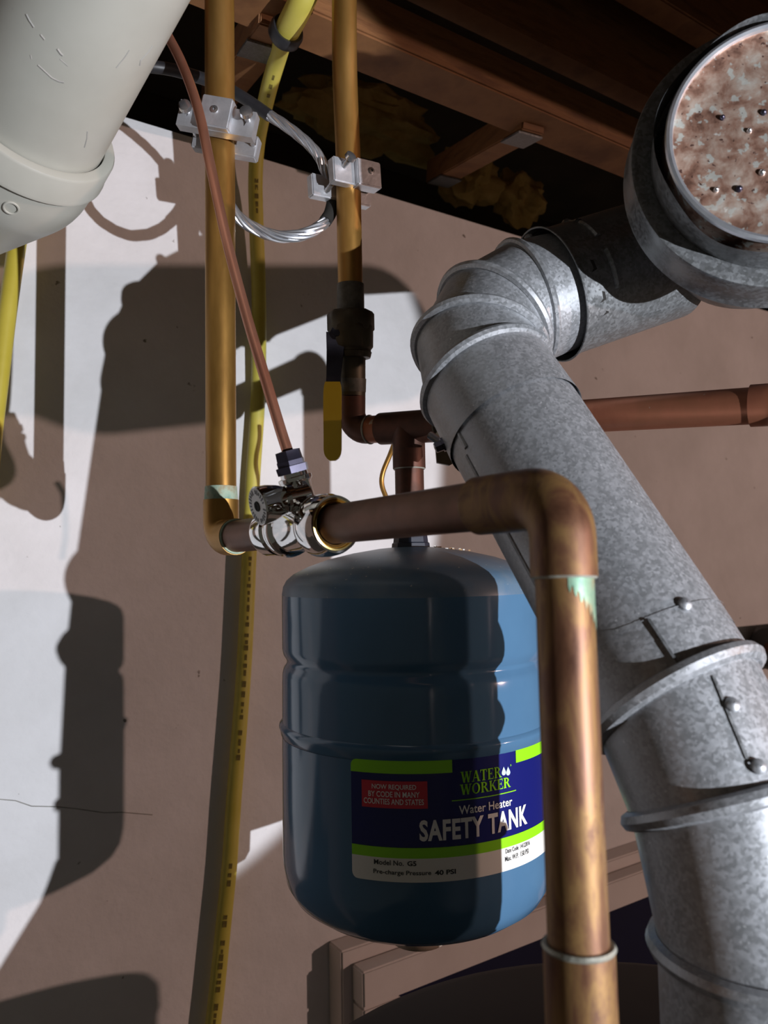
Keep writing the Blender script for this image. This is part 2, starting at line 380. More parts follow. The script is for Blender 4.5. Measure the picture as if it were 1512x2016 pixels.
# ------------------------------------------------------------------ vent pipe (3 inch galvanised)
Br1 = W(1060, 522, 0.49); Br2 = W(1290, 450, 0.51); bdir = (Br2 - Br1).normalized()
w0 = Pa - Br1; bb = sd.dot(bdir); dd_ = sd.dot(w0); ee = bdir.dot(w0)
s_ = (bb * ee - dd_) / (1 - bb * bb)
B2 = Pa + sd * s_                             # where the branch leaves the slanted vent

def gored(thing_o, path, dirs, r, m, beadr, rivets=()):
    """rings at path[i] with normals dirs[i]; a gore between each pair, a bead at each inner ring"""
    for i in range(len(path) - 1):
        segs = 56; vs_, fs = [], []
        for j, (c_, d_) in enumerate(((path[i], dirs[i]), (path[i + 1], dirs[i + 1]))):
            x = XREF - d_ * XREF.dot(d_); x.normalize(); y = d_.cross(x)
            for k in range(segs):
                a = 2 * math.pi * k / segs
                vs_.append(c_ + (x * math.cos(a) + y * math.sin(a)) * r)
        fs = [(k, (k + 1) % segs, segs + (k + 1) % segs, segs + k) for k in range(segs)]
        link('gore', vs_, fs, m, thing_o)
    for i in range(len(path)):
        if beadr[i]: ringpart('bead', path[i], dirs[i], r + beadr[i] * 0.25, beadr[i], m, thing_o, 56, 8)

XREF = RT
def screw(parent, p, n, r=0.0032, m='galv', name='rivet'):
    lathe(name, p - n * 0.0008, n, [(0, r), (0.0012, r), (0.0022, r * 0.7), (0.0027, 0.0003)], m, parent, 12)
def surf(c, axis, px, r):                     # surface point of a cylinder facing the camera at an image angle
    x, y, d = frame(axis); best = None
    for k in range(180):
        a = 2 * math.pi * k / 180; n = x * math.cos(a) + y * math.sin(a); p = c + n * r
        if n.dot(CAM - p) < 0: continue
        e = abs(PJ(p)[0] - px)
        if best is None or e < best[0]: best = (e, p, n)
    return best[1], best[2]

# lower elbow
down = V((0, 0, -1))
bl = 0.085
q0 = B1 - sd * 0.088; q3 = B1 + down * 0.052
bz = lambda t: q0 * (1 - t) ** 2 + B1 * (2 * t * (1 - t)) + q3 * t * t
fl = {0: bz(0), 4: bz(0.17), 6: bz(0.30), 7: bz(0.40), 8: bz(0.48), 12: bz(1)}
el1 = thing('vent_elbow', 'lower galvanised vent elbow turning the slanted pipe down to the heater', 'vent elbow', q3, 'vent elbows')
gd = [sd, (sd * 1.12 - down * 0.12).normalized(), (sd * 0.62 + down * 0.38).normalized(), down]
gp = [fl[0], fl[4], fl[8], fl[12]]
gored(el1, gp, gd, R3, 'galv', [0, 0.0042, 0.0042, 0.0042])
cr = py_on(Pa, Pb, 1272)
crimp = tube('crimped_sleeve', [cr, cr + (fl[0] - cr) * 1.0], [R3 + 0.0008, R3 + 0.0008], 'galv', el1, 56, False)
tail = tube('tail_sleeve', [fl[12], V((VP1.x, VP1.y, hood_top))], R3 + 0.0004, 'galv', el1, 56, False)
p_, n_ = surf(cr.lerp(fl[0], 0.55), sd, 1348, R3 + 0.001); screw(el1, p_, n_)
p_, n_ = surf(fl[6], gd[1], 1440, R3 + 0.0005); screw(el1, p_, n_)
p_, n_ = surf(fl[7], gd[2], 1492, R3 + 0.0005); screw(el1, p_, n_)
p_, n_ = surf(V((VP1.x, VP1.y, VP1.z - 0.045)), down, 1436, R3 + 0.001); screw(el1, p_, n_, 0.0034, 'galv')
# seam lines on the elbow
def seam(parent, c0, c1, axis, px0, px1, r):
    a, na = surf(c0, axis, px0, r); b, nb = surf(c1, axis, px1, r)
    nn = (na + nb).normalized(); d = (b - a)
    s = d.cross(nn).normalized()
    box('lap_seam', (a + b) / 2 + nn * 0.0002, d.normalized(), s, nn, d.length, 0.0012, 0.0012, 'galv_dark', parent)
seam(el1, cr + sd * 0.001, fl[4] - sd * 0.004, sd, 1279, 1338, R3 + 0.0008)
seam(el1, fl[4] + (fl[8] - fl[4]) * 0.15, fl[8] - (fl[8] - fl[4]) * 0.1, gd[1], 1405, 1470, R3)

# straight section
st = thing('vent_pipe', 'long slanted grey galvanised vent pipe crossing in front of the blue tank', 'vent pipe', cr, 'vent pipes')
seamc = py_on(Pa, Pb, 848)
tube('pipe', [seamc - sd * 0.02, cr + sd * 0.01], R3, 'galv', st, 64, False)
# raised longitudinal lock seam on the left flank
def flank(c, axis, side, r):
    v = axis.cross(FW).normalized() * side
    return c + v * r, v
f0, v0 = flank(seamc + sd * 0.003, sd, -1, R3 * 0.96)
if PJ(f0)[0] > PJ(seamc)[0]: SIDE = 1
else: SIDE = -1
f0, v0 = flank(seamc + sd * 0.003, sd, SIDE, R3); f1, v1 = flank(cr - sd * 0.004, sd, SIDE, R3)
nrm = (v0 * 0.85 - FW * 0.52).normalized()
tube('lock_seam', [seamc + sd * 0.003 + nrm * R3, cr - sd * 0.004 + nrm * R3], 0.0022, 'galv_dark', st, 10)

# upper elbow, four gores, ends in a collar round the branch
up_ = -sd
q0 = B2 + sd * 0.07; q3 = B2 + bdir * 0.07
fl2 = fillet(q0, B2, q3, 0.056, 12)
el2 = thing('vent_elbow', 'upper galvanised vent elbow of four gores bending towards the capped tee', 'vent elbow', fl2[0], 'vent elbows')
gd2 = []
for i in range(13):
    a = fl2[max(i - 1, 0)]; b = fl2[min(i + 1, 12)]; gd2.append((b - a).normalized())
gd2[0] = up_; gd2[12] = bdir
idx = [0, 4, 8, 12]
gored(el2, [fl2[i] for i in idx], [gd2[i] for i in idx], R3, 'galv', [0.0032, 0.0032, 0.0032, 0.0026])
tube('sleeve', [fl2[0], seamc], [R3 + 0.0004, R3 + 0.0016], 'galv', el2, 64, False)
colr_end = fl2[12] + bdir * 0.026
tube('collar', [fl2[12], colr_end], [R3 + 0.0006, R3 - 0.0012], 'galv', el2, 64, False)
p_, n_ = flank(seamc - sd * 0.012, sd, SIDE, R3 + 0.0018)
lathe('hex_screw', p_ - n_ * 0.001, n_, [(0, 0.0048), (0.0015, 0.0048), (0.0016, 0.0036), (0.006, 0.0034), (0.0065, 0.001)], 'nut', el2, 6)
f0, v0 = flank(fl2[0] + sd * 0.004, sd, SIDE, R3); nrm2 = (v0 * 0.8 - FW * 0.6).normalized()
tube('lock_seam', [fl2[0] + sd * 0.004 + nrm2 * (R3 + 0.0006), seamc - sd * 0.002 + nrm2 * (R3 + 0.0016)], 0.0018, 'galv', el2, 10)
p_, n_ = surf(fl2[12] + bdir * 0.014, bdir, 1022, R3); screw(el2, p_, n_, 0.0028)

# branch into the tee
CAPC = W(1554, 258, 0.391); RING = W(1504, 350, 0.435); tx = (RING - CAPC).normalized()
tee = thing('vent_tee', 'wide galvanised vent tee with a round end cap at the upper right', 'vent tee', RING)
bend = RING + tx * 0.065
br_start = colr_end - bdir * 0.006
br_len = (bend - br_start).dot(bdir) - 0.02
bpipe = tube('branch', [br_start, br_start + bdir * 0.002, br_start + bdir * 0.009, br_start + bdir * (br_len)], [R3 + 0.0042, R3 + 0.0040, R3 + 0.0024, R3 + 0.0022], 'galv_dark', tee, 64, False)
tube('gap_shade', [br_start + bdir * 0.004, br_start + bdir * 0.02], R3 + 0.0012, 'slot', bpipe, 48, False)  # black band that paints the dark inside of the branch gap
ringpart('branch_rim', br_start, bdir, R3 + 0.0044, 0.0007, 'galv_dark', tee, 64, 8)
for k, (px, py) in enumerate(((1168, 522), (1160, 582), (1132, 614))):
    c_ = br_start + bdir * (0.012 + 0.002 * k)
    best = None
    x, y, d = frame(bdir)
    for kk in range(240):
        a = 2 * math.pi * kk / 240; n = x * math.cos(a) + y * math.sin(a); p = c_ + n * (R3 + 0.0022)
        if n.dot(CAM - p) < 0: continue
        e = abs(PJ(p)[1] - py)
        if best is None or e < best[0]: best = (e, p, n)
    p, n = best[1], best[2]; s = bdir.cross(n)
    L = (0.008, 0.007, 0.003)[k]
    prism('slot', [(-0.001, -L / 2), (0.001, -L / 2 + 0.001), (0.0013, L / 2 - 0.001), (-0.003, L / 2), (-0.0008, L / 2 - 0.002)], p - n * 0.0006, bdir, s, n, 0.0009, 'slot', bpipe)  # black sliver on the sheet in place of an open slot's shade
def stiff(px, frac):
    c_ = br_start + bdir * br_len * frac
    pts = []
    x, y, d = frame(bdir)
    lst = []
    for kk in range(96):
        a = 2 * math.pi * kk / 96; n = x * math.cos(a) + y * math.sin(a)
        if n.dot(-FW) > 0.15: lst.append((PJ(c_ + n * R3)[1], c_ + n * (R3 + 0.0022)))
    lst.sort(key=lambda q: q[0]); return [q[1] for q in lst]
pl = stiff(0, 0.26)
k0 = len(pl)
tube('stiffening_rib', pl[int(k0 * 0.10):int(k0 * 0.36)], 0.0022, 'galv_dark', bpipe, 8)
tube('stiffening_rib', pl[int(k0 * 0.42):int(k0 * 0.66)], 0.0022, 'galv_dark', bpipe, 8)
# drum
RD = 0.0760
z0 = (CAPC - RING).length
lathe('drum', CAPC, tx, [(0.020, 0.0640), (0.0175, 0.0735), (0.0180, 0.0755), (0.0195, RD), (0.030, RD - 0.0005), (0.040, RD), (0.044, RD + 0.0012), (0.047, RD), (0.049, RD - 0.003), (0.060, 0.052), (0.066, 0.050)], 'galv_dark', tee, 96)
od = C(0.20, -0.035, 0.085) - CAM; od.normalize()
oa = CAPC + tx * 0.062; ob = CAPC + tx * 0.112; oc = ob + od * 0.12
tube('outlet', [oa] + fillet(oa, ob, oc, 0.035, 8) + [oc], 0.050, 'galv_dark', tee, 56, False)
duct = thing('vent_pipe', 'wide galvanised vent duct leading away to the right behind the capped tee', 'vent pipe', oc, 'vent pipes')
lathe('duct', oc - od * 0.012, od, [(0, 0.0515), (0.02, 0.0525), (0.07, 0.073), (0.08, 0.0745), (0.45, 0.0745)], 'galv_dark', duct, 56)
# torn inner collar
segs = 96; vs_, fs = [], []
xx, yy, dd = frame(tx)
for j in range(3):
    for k in range(segs):
        a = 2 * math.pi * k / segs
        n = xx * math.cos(a) + yy * math.sin(a)
        wob = 0.0016 * math.sin(a * 3 + 0.7) + 0.0012 * math.sin(a * 7 + 2)
        h = (0.030, 0.012, 0.001 + wob)[j]; r = (0.0652, 0.0652, 0.0655 + 0.0012 * math.sin(a * 5))[j]
        vs_.append(CAPC + tx * h + n * r)
fs = [(j * segs + k, j * segs + (k + 1) % segs, (j + 1) * segs + (k + 1) % segs, (j + 1) * segs + k) for j in range(2) for k in range(segs)]
link('inner_collar', vs_, fs, 'galv_dark', tee)
cap = lathe('end_cap', CAPC, tx, [(0.0, 0.0003), (0.0, 0.020), (0.0004, 0.040), (0.0, 0.0560), (-0.0012, 0.0575), (-0.0012, 0.0590), (0.0, 0.0602), (0.020, 0.0600), (0.030, 0.0600)], 'galv_cap', tee, 96)
ringpart('rolled_rim', CAPC - tx * 0.0008, tx, 0.0588, 0.0021, 'rim', cap, 96, 8)
for (px, py) in ((1422, 232), (1475, 258), (1503, 222), (1410, 374), (1455, 372), (1500, 340)):
    d = W(px, py, 1) - CAM; t = (CAPC - CAM).dot(tx) / d.dot(tx); p = CAM + d * t
    screw(cap, p, -tx, 0.0015 + 0.0006 * random.random(), 'zinc' if random.random() < 0.4 else 'nut', 'screw_tip')

# ------------------------------------------------------------------ blue expansion tank
E2 = W(692, 848, 0.630); FR = W(1512, 797, 0.45)        # line of the tee pipe
TE = px_on(E2, FR, 804)
TX = V((TE.x, TE.y, 0)); RTK = 0.0995
zt = PJ(TE)[2]
def th(py): return W(805, py, zt - 0.004).z              # height on the tank axis for a pixel row
BOT = th(1757)
tk = thing('expansion_tank', 'blue steel expansion tank with a printed label hanging under the copper tee', 'expansion tank', V((TX.x, TX.y, BOT)))
P0 = V((TX.x, TX.y, 0))
XT = V((0, -1, 0))
lathe('dome', P0, UPZ, [(th(1166), RTK), (th(1150), 0.0985), (th(1138), 0.0960), (th(1126), 0.0905), (th(1113), 0.080), (th(1099), 0.064), (th(1088), 0.045), (th(1080), 0.025), (th(1077), 0.012)], 'tank_dome', tk, 96)
lathe('upper_shell', P0, UPZ, [(th(1404), 0.1000), (th(1330), 0.0998), (th(1312), 0.0995), (th(1302), 0.0985), (th(1295), 0.0966), (th(1290), 0.0962), (th(1285), 0.0968), (th(1277), 0.0988), (th(1266), 0.0996), (th(1166), RTK)], 'tank', tk, 96)
lathe('clench_seam', P0, UPZ, [(th(1428), 0.1000), (th(1424), 0.1012), (th(1416), 0.1016), (th(1411), 0.1024), (th(1406), 0.1020), (th(1401), 0.1000)], 'tank', tk, 96)
lathe('lower_shell', P0, UPZ, [(BOT, 0.004), (BOT + 0.001, 0.040), (th(1746), 0.066), (th(1734), 0.082), (th(1715), 0.0925), (th(1692), 0.0978), (th(1660), 0.1000), (th(1640), 0.1004), (th(1428), 0.1002)], 'tank', tk, 96)
lathe('neck', P0, UPZ, [(th(1082), 0.0150), (th(1070), 0.0145), (th(1068), 0.0135), (th(1052), 0.0128), (th(1050), 0.0140), (th(1040), 0.0138)], 'neck', tk, 8)
lathe('valve_boss', P0, UPZ, [(BOT + 0.003, 0.026), (BOT - 0.018, 0.025), (BOT - 0.024, 0.021), (BOT - 0.027, 0.012), (BOT - 0.0275, 0.001)], 'boss', tk, 32)
# dust and crumbs on the dome
for i in range(34):
    a = random.uniform(-0.2, 0.9) ; r = random.uniform(0.018, 0.05)
    p = P0 + V((math.sin(a + 0.9) * r, -math.cos(a + 0.9) * r * 0.5, 0)); p.z = th(1077) - (r / 0.064) ** 2 * 0.0075
    s = random.uniform(0.0006, 0.0016)
    if i < 14: box('crumb', p + UPZ * s * 0.4, RT, V((0, 1, 0)), UPZ, s * 1.6, s, s, 'wood_pale' if i % 3 else 'l_white', tk)

def tank_uv(px, py, r=0.1003):                            # pixel -> (angle from -Y towards +X, height)
    d = W(px, py, 1) - CAM; o = CAM - P0
    A = d.x ** 2 + d.y ** 2; B = 2 * (o.x * d.x + o.y * d.y); Cq = o.x ** 2 + o.y ** 2 - r * r
    disc = B * B - 4 * A * Cq
    if disc < 0: disc = 0
    t = (-B - math.sqrt(disc)) / (2 * A); p = CAM + d * t
    return math.atan2(p.x - P0.x, -(p.y - P0.y)), p.z
def cyl(a, h, r): return V((P0.x + math.sin(a) * r, P0.y - math.cos(a) * r, h))
def patch(name, a0, a1, h0, h1, r, m, parent, round_c=None, seg=None):
    """a curved sheet on the tank; round_c: set of corners to round"""
    seg = seg or max(2, int((a1 - a0) / 0.03)); vs_, fs = [], []
    for i in range(seg + 1):
        a = a0 + (a1 - a0) * i / seg
        for h in (h0, h1): vs_.append(cyl(a, h, r))
    if round_c:
        rc = 0.004 / RTK
        vs_, fs = [], []; cols = []
        aa_ = [a0 + rc * (1 - math.cos(math.pi / 2 * k / 4)) for k in range(5)] + [a0 + rc + (a1 - a0 - 2 * rc) * i / seg for i in range(1, seg)] + [a1 - rc * (1 - math.cos(math.pi / 2 * k / 4)) for k in range(4, -1, -1)]
        for i, a in enumerate(aa_):
            e = min(a - a0, a1 - a); dz = 0.0
            if e < rc: dz = 0.004 * (1 - math.sqrt(max(0, 1 - (1 - e / rc) ** 2)))
            left = a < (a0 + a1) / 2
            lo_ = h0 + (dz if ('bl' if left else 'br') in round_c else 0); hi_ = h1 - (dz if ('tl' if left else 'tr') in round_c else 0)
            vs_ += [cyl(a, lo_, r), cyl(a, hi_, r)]
        seg = len(aa_) - 1
    fs = [(2 * i, 2 * i + 2, 2 * i + 3, 2 * i + 1) for i in range(seg)]
    o = link(name, vs_, fs, m, parent)
    return o
def text_geo(body, bold=0.0, shear=0.0, spacing=1.0):
    cu = bpy.data.curves.new('t', 'FONT'); cu.body = body; cu.size = 1.0; cu.offset = bold; cu.shear = shear
    cu.space_character = spacing; cu.resolution_u = 3; cu.fill_mode = 'FRONT' if hasattr(cu, 'fill_mode') else cu.fill_mode
    ob = bpy.data.objects.new('t', cu); COL.objects.link(ob)
    dg = bpy.context.evaluated_depsgraph_get(); me = bpy.data.meshes.new_from_object(ob.evaluated_get(dg))
    vs_ = [V(v.co) for v in me.vertices]; fs = [tuple(p.vertices) for p in me.polygons]
    bpy.data.objects.remove(ob); bpy.data.curves.remove(cu); bpy.data.meshes.remove(me)
    return vs_, fs
def fit(vs_, x0, x1, y0, y1):
    mx = [min(v.x for v in vs_), max(v.x for v in vs_)]; my = [min(v.y for v in vs_), max(v.y for v in vs_)]
    return [V((x0 + (v.x - mx[0]) / (mx[1] - mx[0]) * (x1 - x0), y0 + (v.y - my[0]) / (my[1] - my[0]) * (y1 - y0), 0)) for v in vs_]
def wrap(name, vs_, fs, a0, a1, h0, h1, r, m, parent):
    """flat outline (fitted to the box) wrapped on the tank"""
    vs_ = fit(vs_, a0 * RTK, a1 * RTK, h0, h1)
    me = bpy.data.meshes.new('tmp'); me.from_pydata(vs_, [], fs)
    bm = bmesh.new(); bm.from_mesh(me); bpy.data.meshes.remove(me)
    x = a0 * RTK
    while x < a1 * RTK:
        x += 0.003
        bmesh.ops.bisect_plane(bm, geom=bm.verts[:] + bm.edges[:] + bm.faces[:], plane_co=(x, 0, 0), plane_no=(1, 0, 0))
    bm.verts.index_update()
    out = [cyl(v.co.x / RTK, v.co.y, r) for v in bm.verts]; f2 = [tuple(v.index for v in f.verts) for f in bm.faces]; bm.free()
    return link(name, out, f2, m, parent, False)
def wtext(name, body, pxl, pxr, m, parent, r=0.1011, bold=0.0, shear=0.0, spacing=1.0):
    """pxl = (x, y_base, y_top) of the left end, pxr the same of the right end"""
    vs_, fs = text_geo(body, bold, shear, spacing)
    a0, hb0 = tank_uv(pxl[0], pxl[1]); _, ht0 = tank_uv(pxl[0], pxl[2])
    a1, hb1 = tank_uv(pxr[0], pxr[1]); _, ht1 = tank_uv(pxr[0], pxr[2])
    if pxr[0] > 980: hb1, ht1 = hb0, ht0
    return wrap(name, vs_, fs, a0, a1, (hb0 + hb1) / 2, (ht0 + ht1) / 2, r, m, parent)

aL, hTop = tank_uv(691, 1489); _, hBt = tank_uv(827, 1737); aR = math.radians(112)
_, hG0 = tank_uv(827, 1690); _, hG1 = tank_uv(827, 1669); aM, hs0 = tank_uv(890, 1520.5); _, hs1 = tank_uv(890, 1499)
hTop = max(hs1, hTop - 0.001)
lb = patch('label_sticker', aL, aR, hBt, hTop, 0.1006, 'l_navy', tk, {'tl', 'bl', 'tr', 'br'})
lb['label'] = 'navy, green and white printed label'
r1 = 0.1009
patch('green_stripe', aL, aM, hs0, hTop, r1, 'l_green', lb, {'tl'})
aN, _ = tank_uv(1014, 1480)
patch('green_stripe', aN, aR, hs0, hTop, r1, 'l_green', lb, {'tr'})
patch('green_stripe', aL, aR, hG0, hG1, r1, 'l_green', lb)
patch('white_band', aL, aR, hBt, hG0, r1, 'l_white', lb, {'bl', 'br'})
ra0, rh1 = tank_uv(712.5, 1531); ra1, rh1b = tank_uv(841, 1540.5); _, rh0 = tank_uv(711, 1584); _, rh0b = tank_uv(839, 1594)
rb = patch('red_box', ra0, ra1, (rh0 + rh0b) / 2, (rh1 + rh1b) / 2, r1, 'l_red', lb)
def redline(body, x0, x1, f0, f1):
    vs_, fs = text_geo(body, 0.012)
    ah = lambda f: (rh0 + rh0b) / 2 + f * ((rh1 + rh1b) / 2 - (rh0 + rh0b) / 2)
    a0, _ = tank_uv(x0, 1560); a1, _ = tank_uv(x1, 1560)
    wrap('lettering', vs_, fs, a0, a1, ah(f0), ah(f1), 0.1012, 'l_type', lb)
redline('NOW REQUIRED', 733, 819.5, 0.67, 0.88)
redline('BY CODE IN MANY', 726, 826, 0.41, 0.62)
redline('COUNTIES AND STATES', 717, 834, 0.14, 0.35)
wtext('lettering', 'SAFETY TANK', (826, 1656, 1614), (1036, 1611, 1573), 'l_type', lb, bold=0.034, shear=0.0, spacing=1.08)
wtext('lettering', 'Model No.', (737, 1700, 1690), (795, 1704, 1694), 'l_black', lb, bold=0.014)
wtext('lettering', 'G5', (802, 1704, 1694), (820, 1704.5, 1695), 'l_black', lb, bold=0.03)
wtext('lettering', 'Pre-charge Pressure', (736, 1720, 1709), (849, 1725, 1713), 'l_black', lb, bold=0.014)
wtext('lettering', '40 PSI', (856, 1721.5, 1712), (897, 1720, 1710), 'l_black', lb, bold=0.03)
wtext('lettering', 'Date Code  14122016', (994, 1680, 1671), (1041, 1660, 1651), 'l_black', lb, bold=0.01)
wtext('lettering', 'Max. W.P.  150 PSI', (993, 1696, 1686), (1038.5, 1675, 1666), 'l_black', lb, bold=0.01)
# underline
ua0, uh0 = tank_uv(889, 1576); ua1, uh1 = tank_uv(1014, 1553)
patch('underline', ua0, ua1, uh0 - 0.0003, uh0 + 0.0003, 0.1011, 'l_green', lb)
# serif lettering drawn stroke by stroke
def glyph(ch):
    vs_, fs = [], []
    def quad(*p):
        n = len(vs_); vs_.extend(V((x, y, 0)) for x, y in p); fs.append(tuple(range(n, n + len(p))))
    def st(x0, y0, x1, y1, w): quad((x0 - w / 2, y0), (x0 + w / 2, y0), (x1 + w / 2, y1), (x1 - w / 2, y1))
    def ser(x, y, w=0.34): quad((x - w / 2, y), (x + w / 2, y), (x + w / 2, y + 0.07), (x - w / 2, y + 0.07))
    def ring(cx, cy, rx, ry, tx_, ty_, a0, a1):
        n = 14
        for i in range(n):
            u, v = a0 + (a1 - a0) * i / n, a0 + (a1 - a0) * (i + 1) / n
            quad((cx + rx * math.cos(u), cy + ry * math.sin(u)), (cx + rx * math.cos(v), cy + ry * math.sin(v)),
                 (cx + (rx - tx_) * math.cos(v), cy + (ry - ty_) * math.sin(v)), (cx + (rx - tx_) * math.cos(u), cy + (ry - ty_) * math.sin(u)))
    T, t = 0.20, 0.09
    if ch == 'W':
        st(0.14, 1, 0.36, 0, T); st(0.36, 0, 0.60, 1, t); st(0.60, 1, 0.80, 0, T); st(0.80, 0, 1.04, 1, t)
        ser(0.14, 0.93); ser(0.60, 0.93, 0.3); ser(1.04, 0.93, 0.26); w = 1.16
    elif ch == 'A':
        st(0.12, 0, 0.44, 1, t); st(0.74, 0, 0.44, 1, T); quad((0.25, 0.30), (0.66, 0.30), (0.66, 0.38), (0.25, 0.38)); ser(0.12, 0, 0.28); ser(0.74, 0, 0.34); w = 0.90
    elif ch == 'T':
        st(0.40, 0, 0.40, 1, T); quad((0.02, 0.91), (0.78, 0.91), (0.78, 1), (0.02, 1)); quad((0.02, 0.74), (0.08, 0.74), (0.10, 1), (0.02, 1)); quad((0.72, 0.74), (0.78, 0.74), (0.78, 1), (0.70, 1)); ser(0.40, 0); w = 0.82
    elif ch == 'E':
        st(0.20, 0, 0.20, 1, T); quad((0.04, 0), (0.70, 0), (0.70, 0.08), (0.04, 0.08)); quad((0.04, 0.92), (0.68, 0.92), (0.68, 1), (0.04, 1)); quad((0.2, 0.47), (0.54, 0.47), (0.54, 0.55), (0.2, 0.55))
        quad((0.64, 0), (0.70, 0), (0.73, 0.26), (0.68, 0.26)); quad((0.64, 1), (0.68, 1), (0.68, 0.76), (0.64, 0.76)); quad((0.49, 0.38), (0.54, 0.38), (0.54, 0.64), (0.49, 0.64)); w = 0.78
    elif ch == 'R':
        st(0.20, 0, 0.20, 1, T); ser(0.20, 0); ser(0.20, 0.93); ring(0.34, 0.74, 0.36, 0.26, 0.19, 0.09, -math.pi / 2, math.pi / 2); quad((0.2, 0.92), (0.36, 0.92), (0.36, 1), (0.2, 1)); quad((0.2, 0.48), (0.36, 0.48), (0.36, 0.56), (0.2, 0.56))
        st(0.78, 0, 0.46, 0.52, T); ser(0.80, 0, 0.24); w = 0.92
    elif ch == 'O':
        ring(0.46, 0.5, 0.44, 0.52, 0.20, 0.09, 0, 2 * math.pi); w = 0.94
    elif ch == 'K':
        st(0.20, 0, 0.20, 1, T); ser(0.20, 0); ser(0.20, 0.93); st(0.30, 0.44, 0.72, 1, t); st(0.76, 0, 0.42, 0.58, T); ser(0.72, 0.93, 0.3); ser(0.78, 0, 0.32); w = 0.94
    return vs_, fs, w
def word(s):
    vs_, fs, x = [], [], 0
    for ch in s:
        a, b, w = glyph(ch); n = len(vs_)
        vs_ += [V((p.x + x + 0.0, p.y, 0)) for p in a]; fs += [tuple(i + n for i in f) for f in b]; x += w + 0.01
    return vs_, fs
def wword(s, x0, x1, yb0, yt0, yb1, yt1):
    vs_, fs = word(s); a0, b0 = tank_uv(x0, yb0); _, t0 = tank_uv(x0, yt0); a1, b1_ = tank_uv(x1, yb1); _, t1 = tank_uv(x1, yt1)
    wrap('lettering', vs_, fs, a0, a1, b0, t0, 0.1011, 'l_green', lb)
wword('WATER', 906, 986, 1541, 1519, 1534, 1510)
wword('WORKER', 905, 1003.5, 1565, 1544, 1548, 1526)
wtext('lettering', 'Water Heater', (903, 1603, 1586), (1007, 1590, 1572), 'l_type', lb, bold=0.012)
wtext('lettering', 'R', (1003, 1508, 1504.5), (1005.5, 1507.5, 1504), 'l_green', lb)
for (x0, x1) in ((986.5, 994), (995, 1002.5)):
    dv = [V((math.sin(t) * (0.5 if abs(t) < 9 else 0) * 1.0, 0, 0)) for t in ()]
    pts = [V((0, 1.0, 0))] + [V((0.5 * math.cos(a), 0.32 + 0.32 * math.sin(a), 0)) for a in [math.radians(d) for d in range(35, -216, -20)]]
    a0, b0 = tank_uv(x0, 1527); a1, t1 = tank_uv(x1, 1508); _, b1_ = tank_uv(x1, 1525)
    wrap('water_drop', pts, [tuple(range(len(pts)))], a0, a1, (b0 + b1_) / 2, t1, 0.1011, 'l_drop', lb)

# ------------------------------------------------------------------ copper runs
RC = 0.0107
# first run: riser at the left, elbow, pipe through the chrome valve, front elbow, front drop
v1a, v1b = vline(434, 600, 0.546)
C1 = py_on(v1a, v1b, 1060); C2 = W(1104, 976, 0.288); C3 = W(1139, 1860, 0.266)
top1 = V((C1.x, C1.y, HB + 0.26))
C1d = (C2 - C1).normalized(); fdn = (C3 - C2).normalized()
run = thing('copper_pipe', 'golden-brown copper pipe dropping at left, through the chrome valve, then down in front', 'pipe', C1)
tube('riser', [top1, C1 + UPZ * 0.024], RC, 'cu_gold', run, 32)
ea = C1 + UPZ * 0.027; eb = C1 + C1d * 0.024
tube('elbow', [ea] + fillet(ea, C1, eb, 0.0125, 10) + [eb], 0.0124, 'cu_gold', run, 32)
tube('verdigris_ring', [C1 + UPZ * 0.027, C1 + UPZ * 0.0365], [RC + 0.0010, RC + 0.0004], 'verd', run, 32)
ringpart('verdigris_ring', eb, C1d, RC + 0.0004, 0.0010, 'verd', run, 32, 6)
tube('cross_pipe', [C1 + C1d * 0.02, C2 - C1d * 0.02], RC, 'cu_brown', run, 32)
ec = px_on(C1, C2, 944); ed = py_on(C2, C3, 1136)
tube('elbow', [ec] + fillet(ec, C2, ed, 0.0165, 12) + [ed], 0.0124, 'cu_front', run, 40)
ringpart('verdigris_ring', ec, C1d, RC + 0.0006, 0.0009, 'verd', run, 40, 6)
ringpart('solder_ring', ed, fdn, RC + 0.0006, 0.0009, 'solder', run, 40, 6)
C4 = C2 + (C3 - C2) * 1.35
tube('front_drop', [ed - fdn * 0.006, C4], RC, 'cu_front', run, 40)
# verdigris streak on the front drop
best = None
vs_, fs = [], []
xx, yy, dd = frame(fdn)
lst = []
for kk in range(120):
    a = 2 * math.pi * kk / 120; n = xx * math.cos(a) + yy * math.sin(a)
    if n.dot(-FW) > 0.02 and n.dot(RT) > -0.15: lst.append((n.dot(RT), n))
lst.sort(key=lambda q: q[0]); L_ = len(lst)
for i, (q, n) in enumerate(lst):
    u = i / (L_ - 1); ln = 0.004 + 0.020 * u ** 1.2 + 0.002 * math.sin(i * 1.7)
    vs_ += [ed + fdn * 0.0005 + n * (RC + 0.0002), ed + fdn * ln + n * (RC + 0.0002)]
fs = [(2 * i, 2 * i + 2, 2 * i + 3, 2 * i + 1) for i in range(L_ - 1)]
link('verdigris_streak', vs_, fs, 'verd_patch', run)
cpl = py_on(C2, C3, 1862)
tube('coupling', [cpl, cpl + fdn * 0.035], 0.0124, 'cu_front', run, 40)
ringpart('solder_ring', cpl, fdn, RC + 0.0010, 0.0012, 'solder', run, 40, 6)
